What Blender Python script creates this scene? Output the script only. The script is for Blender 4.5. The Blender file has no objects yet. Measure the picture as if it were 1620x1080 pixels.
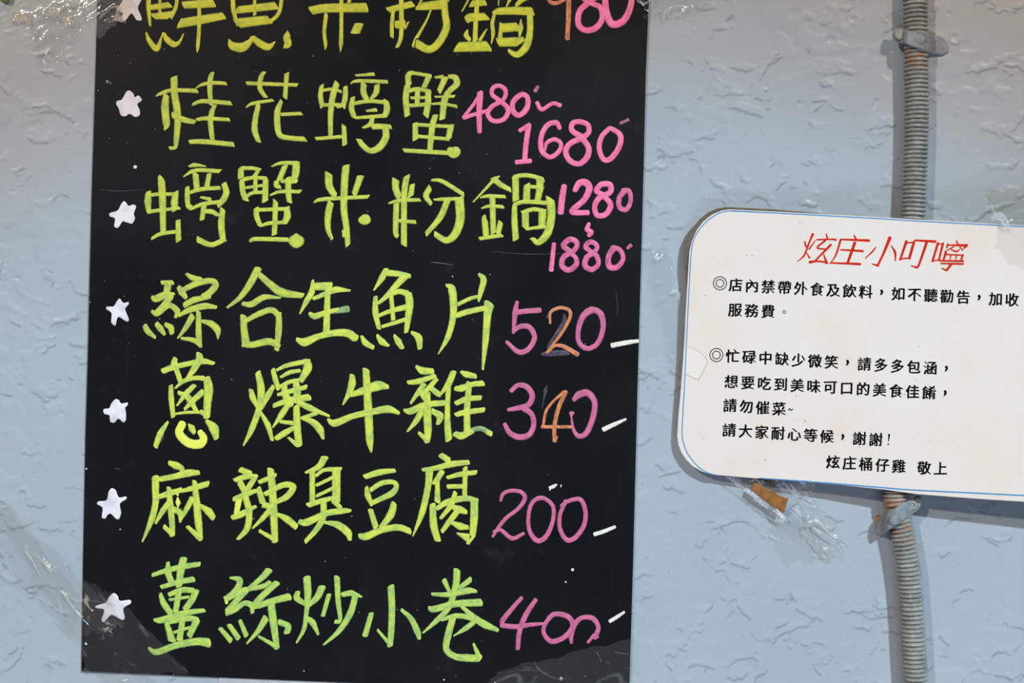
import bpy, math, random
import numpy as np

# ------------------------------------------------------------------ camera, world, lights, exposure
sc = bpy.context.scene
COL = sc.collection
S = 0.0006            # metres on the wall for one photo pixel
D = 1.35              # camera distance from the wall
Z0 = 1.5              # height of the photo's centre above the ground

def P(px, py, d=0.0):
    """point at photo pixel (px,py) lying d metres in front of the wall plane (wall is y = 0, camera looks along +y)"""
    k = S * (1 - d / D)
    return ((px - 810) * k, -d, Z0 + (540 - py) * k)

cam = bpy.data.cameras.new('camera')
cam.lens = 50; cam.sensor_width = 36
cam.clip_start = 0.05
co = bpy.data.objects.new('camera', cam); COL.objects.link(co)
co.location = (0, -D, Z0); co.rotation_euler = (math.pi / 2, 0, 0)
sc.camera = co
sc.view_settings.view_transform = 'Standard'
sc.view_settings.look = 'None'
sc.view_settings.gamma = 1
sc.view_settings.use_curve_mapping = False
sc.view_settings.exposure = 0.0

wd = bpy.data.worlds.new('world'); sc.world = wd; wd.use_nodes = True
wd.node_tree.nodes['Background'].inputs[0].default_value = (0.78, 0.89, 1.0, 1)
wd.node_tree.nodes['Background'].inputs[1].default_value = 0.09

from mathutils import Vector
def lamp(name, kind, loc, target, power, colour, size=0.05, size_y=None, cone=None, blend=0.3):
    l = bpy.data.lights.new(name, kind); l.energy = power; l.color = colour
    if kind == 'AREA':
        l.shape = 'RECTANGLE' if size_y else 'DISK'
        l.size = size
        if size_y: l.size_y = size_y
    else:
        l.shadow_soft_size = size
    if cone:
        l.spot_size = math.radians(cone); l.spot_blend = blend
    o = bpy.data.objects.new(name, l); COL.objects.link(o)
    o.location = loc
    o.rotation_euler = (Vector(target) - Vector(loc)).to_track_quat('-Z', 'Y').to_euler()
    return o
# two lamps up on the right (a plain one and a cool one shining lower), a warmer lamp up on the left, soft daylight from below
A_POS = (3.2, -6.0, Z0 + 4.0)
lamp('lamp_right', 'SPOT', A_POS, (0.0, 0, Z0), 900, (1, 0.60, 0.28), 0.11, cone=60)
lamp('lamp_cool', 'SPOT', (A_POS[0] + .2, A_POS[1], A_POS[2]), (-0.3, 0, Z0 - 1.14), 2150, (0.32, 0.70, 1.0), 0.11, cone=17, blend=0.3)
lamp('lamp_warm', 'SPOT', (-3.1, -5.0, Z0 + 2.8), (0.0, 0, Z0), 640, (1, 0.93, 0.84), 0.10, cone=60)
lamp('daylight_low', 'AREA', (0.3, -1.9, Z0 - 1.9), (0, 0, Z0 - 0.4), 20.5, (0.64, 0.74, 1.0), 1.4, 0.8)

# ------------------------------------------------------------------ helpers
def lin(c):
    return tuple(((v / 255) / 12.92 if v / 255 <= 0.04045 else ((v / 255 + 0.055) / 1.055) ** 2.4) for v in c) + (1,)

class NT:
    def __init__(s, name):
        s.m = bpy.data.materials.new(name); s.m.use_nodes = True
        s.t = s.m.node_tree; s.b = s.t.nodes['Principled BSDF']; s.out = s.t.nodes['Material Output']
    def n(s, typ, **kw):
        x = s.t.nodes.new(typ)
        for k, v in kw.items():
            if k in x.inputs: x.inputs[k].default_value = v
            else: setattr(x, k, v)
        return x
    def l(s, a, b): s.t.links.new(a, b)
    def mix(s, fac, a, b):
        x = s.t.nodes.new('ShaderNodeMix'); x.data_type = 'RGBA'
        for sock, v in ((x.inputs[0], fac), (x.inputs[6], a), (x.inputs[7], b)):
            if hasattr(v, 'links'): s.l(v, sock)
            else: sock.default_value = v
        return x.outputs[2]
    def math(s, op, a, b=0.0, clamp=False):
        x = s.t.nodes.new('ShaderNodeMath'); x.operation = op; x.use_clamp = clamp
        for sock, v in ((x.inputs[0], a), (x.inputs[1], b)):
            if hasattr(v, 'links'): s.l(v, sock)
            else: sock.default_value = v
        return x.outputs[0]
    def rng(s, v, a, b, c=0.0, d=1.0):
        x = s.t.nodes.new('ShaderNodeMapRange')
        s.l(v, x.inputs[0])
        for i, q in enumerate((a, b, c, d)): x.inputs[i + 1].default_value = q
        return x.outputs[0]
    def noise(s, scale, detail=4, rough=0.5, vec=None, dist=0.0):
        x = s.n('ShaderNodeTexNoise', Scale=scale, Detail=detail, Roughness=rough, Distortion=dist)
        s.l(vec if vec is not None else s.pos(), x.inputs['Vector'])
        return x.outputs['Fac']
    def pos(s):
        if not hasattr(s, '_p'): s._p = s.t.nodes.new('ShaderNodeNewGeometry').outputs['Position']
        return s._p
    def scaled(s, vec, v):
        x = s.t.nodes.new('ShaderNodeVectorMath'); x.operation = 'MULTIPLY'
        s.l(vec, x.inputs[0]); x.inputs[1].default_value = v
        return x.outputs[0]
    def bump(s, h, strength=0.3, dist=0.001):
        x = s.n('ShaderNodeBump', Strength=strength, Distance=dist); s.l(h, x.inputs['Height'])
        s.l(x.outputs[0], s.b.inputs['Normal'])
    def base(s, c, rough=0.5, metal=0.0, spec=0.5):
        if hasattr(c, 'links'): s.l(c, s.b.inputs['Base Color'])
        else: s.b.inputs['Base Color'].default_value = c
        s.b.inputs['Roughness'].default_value = rough; s.b.inputs['Metallic'].default_value = metal
        s.b.inputs['Specular IOR Level'].default_value = spec

def mesh_obj(name, verts, faces, mat, parent=None, smooth=True, uv=None, tint=None, tip=None):
    me = bpy.data.meshes.new(name)
    me.from_pydata([tuple(v) for v in verts], [], faces)
    if uv is not None:
        lay = me.uv_layers.new(name='UVMap')
        idx = np.empty(len(me.loops), dtype=np.int32); me.loops.foreach_get('vertex_index', idx)
        lay.data.foreach_set('uv', np.asarray(uv, dtype=np.float32)[idx].ravel())
    if tint is not None:
        a = me.attributes.new('tint', 'FLOAT', 'POINT'); a.data.foreach_set('value', np.asarray(tint, dtype=np.float32))
    if tip is not None:
        a = me.attributes.new('tip', 'FLOAT', 'POINT'); a.data.foreach_set('value', np.asarray(tip, dtype=np.float32))
    me.materials.append(mat)
    if smooth: me.polygons.foreach_set('use_smooth', [True] * len(me.polygons))
    me.update()
    o = bpy.data.objects.new(name, me); COL.objects.link(o)
    if parent: o.parent = parent
    return o

def tag(o, label, cat, group=None):
    o['label'] = label; o['category'] = cat
    if group: o['group'] = group
    return o

def thing(name, label, cat, group=None):
    o = bpy.data.objects.new(name, None); COL.objects.link(o); o.empty_display_size = 0.02
    return tag(o, label, cat, group)

def catmull(pts, step=6.0):
    """resample a polyline of tuples (x, y, w) as a smooth curve"""
    p = [np.array(q, float) for q in pts]
    if len(p) == 2:
        n = max(2, int(np.hypot(*(p[1] - p[0])[:2]) / step))
        return [p[0] + (p[1] - p[0]) * i / n for i in range(n + 1)]
    closed = np.hypot(*(p[0] - p[-1])[:2]) < 14 and len(p) > 5
    e0 = p[-2] if closed else 2 * p[0] - p[1]
    e1 = p[1] if closed else 2 * p[-1] - p[-2]
    q = [e0] + p + [e1]
    out = []
    for i in range(1, len(q) - 2):
        a, b, c, d = q[i - 1], q[i], q[i + 1], q[i + 2]
        n = max(2, int(np.hypot(*(c - b)[:2]) / step))
        for k in range(n):
            t = k / n
            v = 0.5 * (2 * b + (c - a) * t + (2 * a - 5 * b + 4 * c - d) * t * t + (3 * b - a - 3 * c + d) * t ** 3)
            v[2] = b[2] + (c[2] - b[2]) * t
            out.append(v)
    out.append(p[-1])
    return out

rnd = random.Random(7)
def stroke_mesh(strokes, ox, oy, depth, f=5.0, relief=0.00022, lift=0.00002, cap=0.34, rough=1.0, slant=0.0):
    """ribbons of paint with a domed section; returns verts, faces, uv, tint"""
    V, F, UV, T = [], [], [], []; stroke_mesh.tip = TP = []
    dep = depth if callable(depth) else (lambda x_, y_: depth)
    for si, st in enumerate(strokes.split(';')):
        pts = [tuple(float(a) for a in q.split()) for q in st.split(',')]
        c = catmull(pts)
        # shrinking caps at both ends
        for end in (0, 1):
            a, b = (c[0], c[1]) if end == 0 else (c[-1], c[-2])
            d = (a - b)[:2]; L = np.hypot(*d)
            if L < 1e-6: continue
            d = d / L; w = a[2]
            if w < 10: continue
            ext = [np.array([a[0] + d[0] * w * cap * t, a[1] + d[1] * w * cap * t, w * math.sqrt(max(0.02, 1 - t * t))]) for t in (0.35, 0.65, 0.88, 1.0)]
            if end == 0: c = ext[::-1] + c
            else: c = c + ext
        tint = rnd.random(); base = len(V); run = rnd.random() * 50
        n = len(c); ph = rnd.random() * 9
        dist = np.concatenate([[0], np.cumsum([np.hypot(*(c[i] - c[i - 1])[:2]) for i in range(1, n)])])
        s0, s1 = (slant * rnd.choice((-1, 1, .6)) * rnd.uniform(.6, 1.2) for _ in (0, 1)); wm = max(q[2] for q in c)
        for i in range(n):
            a = c[max(0, i - 1)]; b = c[min(n - 1, i + 1)]
            d = (b - a)[:2]; L = max(1e-6, np.hypot(*d)); nx, ny = -d[1] / L, d[0] / L
            if i: run += np.hypot(*(c[i] - c[i - 1])[:2]) / f
            w = max(1.0, c[i][2])
            jl = rough * (1.0 * math.sin(run * .55 + ph) + 0.7 * math.sin(run * 1.3 + ph * 2) + rnd.uniform(-.3, .3))
            jr = rough * (1.0 * math.sin(run * .7 + ph * 3) + 0.7 * math.sin(run * 1.1 + ph) + rnd.uniform(-.3, .3))
            k = min(1.0, w / 20)
            for u in (-1, -0.72, 0, 0.72, 1):
                off = u * w * 0.5 + (jl * k if u < 0 else jr * k if u > 0 else 0)
                sl = 0.0
                if slant and dist[-1] > 1.2 * wm:
                    sl = u * w * (s0 * max(0, 1 - dist[i] / (wm * .9)) + s1 * max(0, 1 - (dist[-1] - dist[i]) / (wm * .9)))
                x = ox + (c[i][0] + nx * off + d[0] / L * sl) / f; y = oy + (c[i][1] + ny * off + d[1] / L * sl) / f
                h = {0: 1.0, 0.72: 0.92, 1: 0.0}[abs(u)] * relief * k
                V.append(P(x, y, dep(x, y) + lift * (si + 1) + h)); UV.append((u * 0.5 + 0.5, run)); T.append(tint); TP.append(max(0.0, 1 - (n - 1 - i) / 7))
        for i in range(n - 1):
            for j in range(4):
                q = base + i * 5 + j
                F.append((q, q + 1, q + 6, q + 5))
    return V, F, UV, T

def extrude_poly(name, pts, d0, d1, mat, parent=None, bevel=0.0):
    """closed outline in photo pixels -> slab whose front is at depth d1 and back at d0 (same world outline)"""
    import bmesh
    bm = bmesh.new()
    e1 = d1 if callable(d1) else (lambda x, y: d1)
    e0 = d0 if callable(d0) else (lambda x, y: d0)
    fr = [Vector(P(x, y, e1(x, y))) for x, y in pts]
    vf = [bm.verts.new(v) for v in fr]
    vb = [bm.verts.new((v.x, -e0(*q), v.z)) for v, q in zip(fr, pts)]
    f = bm.faces.new(vf); bm.faces.new(vb[::-1])
    n = len(pts)
    for i in range(n):
        bm.faces.new((vf[i], vb[i], vb[(i + 1) % n], vf[(i + 1) % n]))
    bmesh.ops.recalc_face_normals(bm, faces=bm.faces)
    if bevel:
        es = [e for e in f.edges]
        bmesh.ops.bevel(bm, geom=es, offset=bevel, segments=2, affect='EDGES', profile=0.5)
    me = bpy.data.meshes.new(name); bm.to_mesh(me); bm.free()
    me.materials.append(mat)
    o = bpy.data.objects.new(name, me); COL.objects.link(o)
    if parent: o.parent = parent
    return o
# ---------------------------------------------------------------- brush strokes
# every glyph: (colour, origin x, origin y, strokes); stroke points are "x y width" in fifths of a photo pixel
GLYPHS = [
('g0',150,0,"430 -120 30,425 40 40,437 205 20;440 -30 50,600 -40 50;440 60 45,595 38 50;460 130 50,595 120 65;515 -140 25,515 110 25;650 -120 30,645 40 30,600 140 35;405 255 12,430 320 40,490 385 50,525 300 15,540 258 15;545 262 20,570 310 50,625 350 50,670 330 25,702 265 10;700 40 60,940 25 70;680 -80 50,930 -95 50;668 185 75,850 155 72,1020 125 60;825 -160 32,825 200 32,815 360 32,810 418 5"),
('g0',150,0,"1092 -160 30,1095 60 40,1130 200 25;1100 -110 40,1480 -130 40;1490 -130 32,1460 90 32,1385 175 32;1120 80 60,1435 45 65;1125 185 80,1380 155 72;1265 -140 25,1265 120 28;1058 310 10,1085 360 65,1160 375 80,1215 340 55,1250 285 15;1245 290 40,1300 340 60,1370 370 60,1426 328 8;1535 265 45,1520 300 62,1530 350 55,1500 360 45"),
('g0',450,0,"210 85 70,330 65 72,650 60 78;330 98 8,328 130 35,315 250 30,325 350 30,322 395 4;450 -180 35,450 200 32,447 340 35,443 412 4;520 -120 36,512 20 30;320 -120 30,370 -20 30;590 190 70,560 260 72"),
('g0',450,0,"820 80 50,1015 30 55;922 -160 40,925 160 38,920 300 35,890 375 28;860 85 30,850 200 35,850 295 30;880 195 62,950 190 72;980 172 18,955 232 8;840 -90 40,870 -20 40;1040 65 25,1100 50 65,1255 35 80;1260 -80 50,1270 100 55,1280 220 60,1215 345 62,1140 390 62,1045 345 68;1158 80 15,1120 170 18,1045 300 28;1035 295 12,1015 370 25;1120 -60 20,1050 60 15;1250 -100 30,1300 10 15"),
('g0',700,0,"280 -140 20,155 90 12;270 -140 30,350 -20 30;225 30 55,340 20 50;275 0 38,262 200 38,258 325 42;190 165 45,215 140 70,350 130 62;198 235 12,188 280 45,220 318 30;350 228 10,325 270 22,295 320 28;112 372 80,365 365 85;450 -120 20,443 45 8;540 -20 35,505 55 8;650 -20 50,578 45 30;430 -120 30,700 -130 35;690 -130 40,660 0 35;415 100 25,395 180 32,400 270 32,386 350 6;400 105 30,450 90 60,560 85 65,712 90 70;690 72 50,692 250 52,660 370 62,590 432 52,520 400 30;462 180 20,455 340 45;465 222 75,595 212 72;620 150 6,618 220 45,608 292 15;440 335 72,615 330 78;650 312 15,608 345 20"),
('or',700,0,"985 -160 30,870 -60 30,840 -20 30,860 20 35,920 20 32,985 -20 30;1000 -170 42,998 100 42,990 260 38,988 305 40"),
('p0',700,0,"1160 25 40,1110 -30 42,1110 -100 42,1180 -140 42,1240 -100 42,1235 -40 42,1150 25 48,1085 90 48,1075 190 48,1130 238 46,1210 222 52,1262 150 46,1250 60 46,1170 22 40"),
('p0',700,0,"1380 -170 48,1300 -100 50,1292 60 52,1335 185 60,1420 172 58,1475 90 52,1495 -20 45,1460 -150 45,1380 -175 45"),
('sc',0,0,"975 508 3,1030 502 9,1090 490 3;3395 2070 4,3480 2080 14,3610 2100 4;830 640 10,870 655 22,885 665 8;2010 560 3,2080 585 6;3195 1720 5,3205 1735 3;790 1500 3,960 1510 7,1150 1495 2;3900 1990 3,4200 2010 5,4500 2000 2;4870 2300 3,4885 2420 5,4880 2500 2;690 4745 3,760 4755 14,850 4770 3;4225 5230 4,4260 5290 18,4380 5360 12,4520 5370 3;4860 5155 8,4900 5165 14,4990 5175 4;4700 5150 4,4730 5170 12,4760 5240 6;4020 5310 3,4200 5300 8,4360 5325 3;1280 5160 2,1400 5260 4,1450 5290 3;900 3700 2,930 3710 8,950 3705 2;1275 3420 3,1290 3460 14,1270 3500 3"),  # scuffs, plus glints of the lower corner tapes painted as grey strokes
# row 1
('g1',170,100,"383 262 10,420 240 30,500 215 32,640 215 36,712 220 36;527 110 58,530 240 58,550 360 60,555 470 55,545 600 45,535 665 30,490 672 28;465 250 50,455 350 65,465 480 60,448 528 10;512 408 50,600 445 50,692 466 38"),
('g1',170,100,"695 198 8,760 165 30,850 155 32,940 160 30;832 72 30,815 120 45,810 220 42,820 330 35;672 325 25,760 300 36,978 316 36;850 330 30,825 390 45,815 470 45,830 603 40;708 447 28,780 436 36,965 446 30;648 622 36,760 620 42,998 642 40"),
('g1',170,100,"1100 158 32,1240 163 32,1502 172 30;1240 68 30,1212 120 42,1207 200 42,1252 270 32;1418 80 40,1405 275 38;1095 350 10,1150 318 30,1310 292 26;1195 320 42,1170 440 46,1165 530 52,1195 622 38;1377 298 32,1345 380 52,1345 500 52,1368 572 46,1450 592 40,1565 600 42;1370 405 30,1535 397 30"),
('g1',480,100,"145 172 35,135 260 42,150 345 40;150 215 27,230 205 27,300 225 25;267 155 50,235 250 52,215 400 46,215 572 38;150 330 30,300 330 30,268 352 20;332 185 38,330 270 46,313 345 42;98 597 30,305 580 30;320 492 38,327 645 42"),
('g1',480,100,"412 97 18,560 86 32;373 162 10,430 140 30,665 147 32;478 160 50,475 230 50,502 288 45;582 172 45,575 230 48,537 283 28;392 268 35,380 350 48,402 432 42;400 318 32,520 300 32,660 310 32;655 295 46,660 370 54,638 428 44;498 378 18,578 368 34;412 432 26,650 414 34;548 420 40,530 480 42,470 512 18;540 500 50,620 500 46,692 502 38;650 510 55,650 590 58,600 665 60,530 692 46,470 650 46,438 602 40"),
('g1',480,100,"872 68 36,830 95 46,832 170 52;870 78 32,920 85 30,1012 102 30;990 110 46,955 188 42;822 175 50,810 280 52,822 415 48;820 222 36,900 205 36,1005 222 30;987 225 50,985 320 52,968 418 50;850 275 25,975 270 26;840 335 32,975 325 32;902 220 42,900 330 42;1038 112 18,1100 108 34;1125 110 52,1072 225 42;1150 105 32,1200 115 52,1212 165 54,1145 225 44;1038 266 16,1195 262 26;1012 322 18,1100 320 26,1215 342 26;1152 218 50,1115 300 55,1098 442 48;885 475 46,885 605 46;880 485 30,1160 500 30;1168 488 50,1148 595 50;880 575 30,1150 600 30;1045 410 46,1020 500 52,1000 685 46;793 690 34,1130 708 38;1185 668 60,1215 700 60,1190 722 62,1158 700 60,1180 680 60;1185 700 70,1195 703 70"),
('p0',710,110,"258 178 32,200 270 30,115 378 26;120 382 34,200 355 32,300 328 30;248 190 50,240 350 46,243 492 38"),
('p0',710,110,"400 245 38,342 195 36,355 140 36,410 130 36,450 172 36,430 240 34,345 290 38,308 350 38,350 405 38,430 395 38,470 330 42,440 275 38,385 250 36"),
('p0',710,110,"575 198 42,510 255 42,508 325 44,555 362 42,615 310 46,625 230 42,580 196 42"),
('pd',710,110,"705 135 26,685 168 36"),
('p0',710,110,"698 262 34,735 315 34,820 268 32,882 283 34"),
('p0',710,110,"562 482 34,637 440 42;632 440 44,610 600 44,600 725 42;535 732 38,645 722 38"),
('p0',710,110,"878 465 34,850 420 42,780 440 42,732 530 42,735 640 42,800 692 38,868 650 38,888 590 34,840 552 36,775 580 32,762 640 18"),
('p0',710,110,"1040 525 48,975 482 44,980 425 42,1040 412 42,1102 440 42,1104 500 42,1050 540 48,960 585 46,925 650 46,958 720 46,1030 745 42,1092 695 50,1106 620 46,1062 550 48"),
('p0',710,110,"1270 468 38,1210 530 42,1190 620 42,1222 708 42,1282 702 46,1348 610 46,1356 520 46,1292 470 38,1262 472 38"),
('pd',710,110,"1358 425 26,1420 397 26"),
# row 2
('g1',160,250,"375 265 42,370 340 60,375 432 36;390 295 30,450 285 30,590 285 30;480 155 58,477 180 60,485 320 60,490 582 46;590 268 46,580 350 62,585 412 50;370 425 32,480 410 30,622 395 26;398 637 24,470 600 32,600 580 32;608 492 42,612 655 46"),
('g1',160,250,"693 67 18,740 55 36,828 64 12;650 148 12,720 105 34,800 95 34,940 105 34;745 120 50,757 235 50;855 125 40,835 230 42;682 228 38,682 320 46,690 385 36,715 372 24;705 270 30,800 245 34,940 235 34;970 200 46,990 270 52,965 330 52,922 375 38;785 308 18,868 328 36;698 408 22,800 365 36,942 345 32;815 370 46,797 488 38;820 420 36,880 425 42,925 455 32;962 402 46,950 520 56,962 640 52;978 642 42,870 685 42,760 642 50"),
('g1',160,250,"1105 75 48,1105 155 52;1110 80 32,1200 80 32,1258 95 30;1247 98 32,1203 155 36;1112 168 46,1120 260 46,1145 335 46;1118 170 36,1200 155 32,1312 160 32;1302 158 46,1297 342 52;1140 235 24,1280 215 26;1150 302 30,1200 275 30,1290 270 30;1220 165 36,1220 270 36;1347 67 12,1420 40 30,1560 38 34;1455 60 46,1410 172 46;1542 38 62,1540 110 62,1520 195 50;1388 180 44,1388 218 44,1420 228 30;1420 182 32,1550 186 30;1338 292 18,1420 265 30,1578 265 32;1482 155 52,1480 260 50,1490 350 42;1227 395 46,1230 460 46,1255 525 40;1228 410 32,1482 400 32;1467 395 50,1472 460 60,1448 518 46;1252 538 22,1330 515 32,1450 508 30;1380 338 44,1370 605 44;1178 662 22,1220 640 36,1480 645 38;1545 630 64,1575 655 66,1545 680 66,1512 655 66,1540 632 64;1535 655 60,1550 655 60"),
('g1',420,250,"500 122 62,505 220 62,552 302 50;752 142 56,700 292 46;382 348 16,460 325 34,815 305 32;637 60 60,625 200 60,620 400 56,640 550 52,652 690 42;612 568 20,622 620 30;517 350 56,495 450 56,495 560 46,527 642 26;762 470 40,800 465 42,812 495 42,780 508 42,752 490 42,770 475 42;775 488 50,790 488 50"),
('g1',420,250,"1030 170 60,1030 240 56,1058 312 54;1162 208 40,1148 302 50;973 357 16,1060 335 32,1222 330 30;1117 142 52,1097 300 50,1095 688 50;1035 360 50,1030 580 46,1047 620 34;1050 495 30,1188 506 32;1312 173 18,1400 185 36,1568 288 36;1303 232 46,1270 300 50,1312 365 32;1332 330 16,1400 325 30,1562 320 30;1437 340 52,1380 470 52,1270 602 36;1532 318 76,1540 480 72,1500 600 66,1430 650 52,1338 600 44"),
('g1',700,250,"408 172 30,242 348 12;400 158 46,460 210 46,540 252 36;405 165 32,452 145 16;298 312 14,360 300 32,497 305 30;308 398 14,370 380 30,482 385 30;395 310 50,402 595 44;342 468 42,335 490 52,345 612 52;460 505 46,438 602 44;292 637 30,472 610 34;577 138 56,580 335 54;558 150 36,650 135 36,740 150 36,802 172 36;772 165 62,770 220 60;668 210 54,665 328 60;650 220 32,792 235 30;772 238 58,753 332 52;570 378 42,570 500 52,580 645 52;557 372 32,650 345 36,832 355 36;852 320 70,862 450 66,832 590 66,760 665 52,708 632 32;655 435 60,657 555 56;628 432 34,720 405 36,812 420 36;792 420 66,785 545 56;658 562 22,812 540 36"),
('p0',700,250,"962 222 46,945 330 52,935 430 50"),
('p0',700,250,"1048 255 42,1080 200 52,1130 192 56,1162 240 56,1120 330 48,1025 422 46,1150 432 42"),
('p0',700,250,"1275 295 42,1218 260 42,1258 208 46,1325 212 48,1325 270 46,1240 315 48,1205 380 42,1222 450 42,1290 445 46,1330 370 46,1275 300 42"),
('p1',700,250,"1440 262 48,1398 320 42,1402 390 42,1455 405 42,1488 340 36,1478 265 40,1428 257 36"),
('p0',700,250,"1160 518 30,1145 562 42,1175 588 46,1158 612 34"),
('p0',700,250,"882 678 34,860 885 40"),
('p1',700,250,"1010 737 42,957 692 46,1010 642 46,1065 672 42,1040 732 42,962 780 46,945 850 46,1000 885 46,1058 840 46,1050 782 36,1000 748 36"),
('p1',700,250,"1180 742 36,1132 702 42,1170 662 42,1222 692 38,1205 740 38,1142 785 46,1128 850 46,1180 880 46,1232 840 38,1220 775 42,1170 745 36"),
('p1',700,250,"1350 722 50,1312 790 46,1322 858 50,1380 862 46,1428 800 38,1408 732 40,1345 712 44"),
('p1',700,250,"1488 690 34,1464 712 24"),
# row 3
('g2',160,410,"480 185 36,565 183 38;528 190 62,520 250 54,500 300 50;402 298 28,430 312 60,510 282 62,578 272 22;560 290 46,500 360 52,430 430 42;402 412 30,445 430 44,520 370 46,560 370 44,602 412 52,588 460 24;345 525 42,370 570 50,428 618 26;438 510 42,470 550 52,502 595 26;508 515 36,550 540 52,560 585 40;676 115 26,720 145 46,792 165 48;612 222 40,640 260 62,672 305 32;650 240 42,760 190 52,870 170 46,905 205 56,860 262 54,800 298 46;658 362 46,740 320 52,862 298 30;615 445 26,700 400 50,820 370 54,910 380 28;770 418 40,772 600 52,785 692 28;790 685 32,730 640 42,635 625 24;722 450 52,670 540 42,606 625 14;800 490 30,870 510 54,920 560 58,925 628 14"),
('g2',160,410,"1240 75 60,1180 190 58,1100 300 42,998 382 20;1255 125 46,1340 200 58,1430 262 70,1592 288 44;1118 350 32,1190 355 52,1290 300 48,1418 305 16;1125 450 52,1130 550 56,1145 660 66;1130 495 36,1250 430 46,1350 402 48,1412 455 48;1405 430 46,1405 550 56,1388 715 40;1125 672 46,1200 675 52,1330 650 58,1402 690 42"),
('g3',440,410,"275 165 22,265 260 52,225 330 46,172 430 14;290 215 62,412 212 66;278 312 30,380 270 42,460 240 54,568 248 18;248 428 30,290 450 52,380 420 42,470 400 38;392 245 44,387 400 52,382 585 56;148 635 34,210 655 72,320 610 48,450 582 54,550 585 66,605 620 64,625 620 44"),
('gd',440,410,"430 412 40,552 392 56"),
('g3',440,410,"855 80 44,820 150 52,758 245 14;860 108 52,950 115 48,1042 132 36;1010 128 62,940 200 52,860 290 42,792 350 26;770 298 36,770 420 52,797 548 34;860 290 42,950 255 42,1025 272 52;1030 280 62,1040 350 64,1030 450 54,1013 575 36;895 298 36,910 475 38;795 447 30,880 412 36,1012 378 48;822 533 28,1012 475 36;662 608 26,690 660 52,752 698 36;782 600 24,820 650 58,872 685 24;917 603 26,950 650 56,980 702 38;1055 578 26,1110 620 62,1122 705 38"),
('g3',440,410,"1328 203 20,1372 235 66,1387 350 60,1380 480 52,1340 620 46,1268 748 10;1588 118 26,1625 160 52,1605 250 46,1585 332 20;1600 290 26,1520 310 32,1425 355 32;1410 445 46,1500 415 46,1640 385 42;1668 355 84,1655 450 62,1640 650 52,1618 872 18"),
('p2',700,410,"590 338 28,575 420 46,562 580 28;590 418 42,680 408 42,768 403 44;562 568 28,620 530 42,690 540 42,728 620 42,680 710 42,600 732 42,508 653 28"),
('mv',700,410,"828 460 18,850 420 22;965 440 20,960 500 40,900 600 40,840 700 40;790 750 26,850 745 50,960 740 50,1000 750 20"),
('or',700,410,"852 505 20,855 420 28,930 383 30,1003 405 30,1005 470 30,930 600 28,815 745 14;828 738 20,890 685 26,960 690 36,1068 752 40"),
('p2',700,410,"1180 402 60,1110 455 50,1075 560 40,1082 660 40,1150 706 40,1230 660 42,1270 540 42,1252 435 50,1180 397 44"),
('w',700,410,"1335 682 40,1450 660 38,1550 645 28"),
# row 4
('g3',150,555,"538 160 46,600 135 48,720 105 42,860 82 48,940 100 30;636 60 40,628 110 60,650 160 42,680 250 42;828 25 54,825 70 60,780 150 52,732 218 30;602 275 36,605 380 46,620 518 38;635 295 16,700 240 36,780 215 36,862 215 42;885 218 60,900 300 76,890 420 62,885 522 56;635 497 20,740 485 26,825 485 26;838 480 36,892 515 46;787 272 38,720 340 46,650 432 16;662 330 34,740 370 52,802 475 36;852 325 50,780 390 46,710 460 26;578 562 22,520 650 52,480 755 42;738 575 8,765 610 58,788 645 36;885 550 30,940 610 82,962 690 44"),
('yb',150,555,"692 575 62,668 650 66,740 725 72,830 735 72,860 690 62,832 640 46"),
('g3',150,555,"1235 308 36,1250 370 52,1285 445 26;1412 282 36,1370 350 52,1318 455 26;1290 172 48,1315 300 62,1300 450 52,1240 620 50,1176 748 14;1310 485 26,1370 590 48,1402 705 28;1408 148 38,1430 230 46,1452 302 34;1438 152 22,1520 115 36,1680 80 42;1678 85 62,1682 140 72,1630 232 46;1470 207 24,1540 170 36,1622 155 30;1458 287 30,1540 245 36,1642 225 30;1498 265 42,1510 350 62,1560 420 50;1590 240 52,1600 330 62,1590 402 50;1448 347 28,1540 320 42,1672 285 38;1415 432 36,1540 390 52,1695 365 56;1545 400 42,1480 500 52,1408 605 14;1600 400 42,1700 450 52,1855 515 20;1595 440 52,1600 600 62,1615 745 56;1465 558 30,1560 570 36;1435 692 44,1500 650 52,1585 600 32;1530 685 20,1600 742 42;1628 530 18,1720 560 52,1780 620 64,1805 695 22;1640 530 30,1760 490 34"),
('g3',470,560,"436 168 42,435 230 62,410 310 48,362 400 14;428 322 38,520 290 62,640 250 82,718 258 36;545 125 56,555 300 62,565 480 68,575 680 62,585 775 16;242 518 26,300 545 62,440 490 48,600 455 52,720 435 64,805 465 28"),
('g3',470,560,"942 98 26,990 130 62,1072 135 48;878 225 34,960 215 48,1092 172 36;1002 240 42,960 300 42,898 388 22;1102 198 38,1040 270 42,988 315 40;1060 270 42,1110 310 48,1132 335 16;958 288 30,1012 352 42;848 445 28,900 450 58,1020 400 52,1165 385 46;1030 318 52,1030 480 66,1035 600 62,1030 692 46;1030 682 46,962 622 26;992 440 52,940 530 46,872 612 16;1070 450 42,1130 490 64,1115 552 32;1237 142 50,1200 230 54,1137 315 22;1200 220 42,1190 400 42,1190 560 52,1200 675 58;1298 138 26,1340 160 54,1412 175 40;1252 270 38,1300 270 58,1380 240 42,1470 230 48;1257 390 40,1340 355 48,1452 345 40;1257 480 38,1330 460 48,1478 440 40;1362 230 48,1345 420 52,1345 615 56;1248 628 46,1300 645 62,1385 610 38;1500 615 40,1535 630 44"),
('gd',470,560,"1375 600 36,1450 588 42,1520 618 40"),
('p2',700,560,"543 290 36,600 245 38,670 262 46,710 330 46,680 400 46,600 425 42,520 440 28;640 425 50,708 480 42,720 570 42,680 640 46,600 655 50,530 620 42,493 555 34"),
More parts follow.
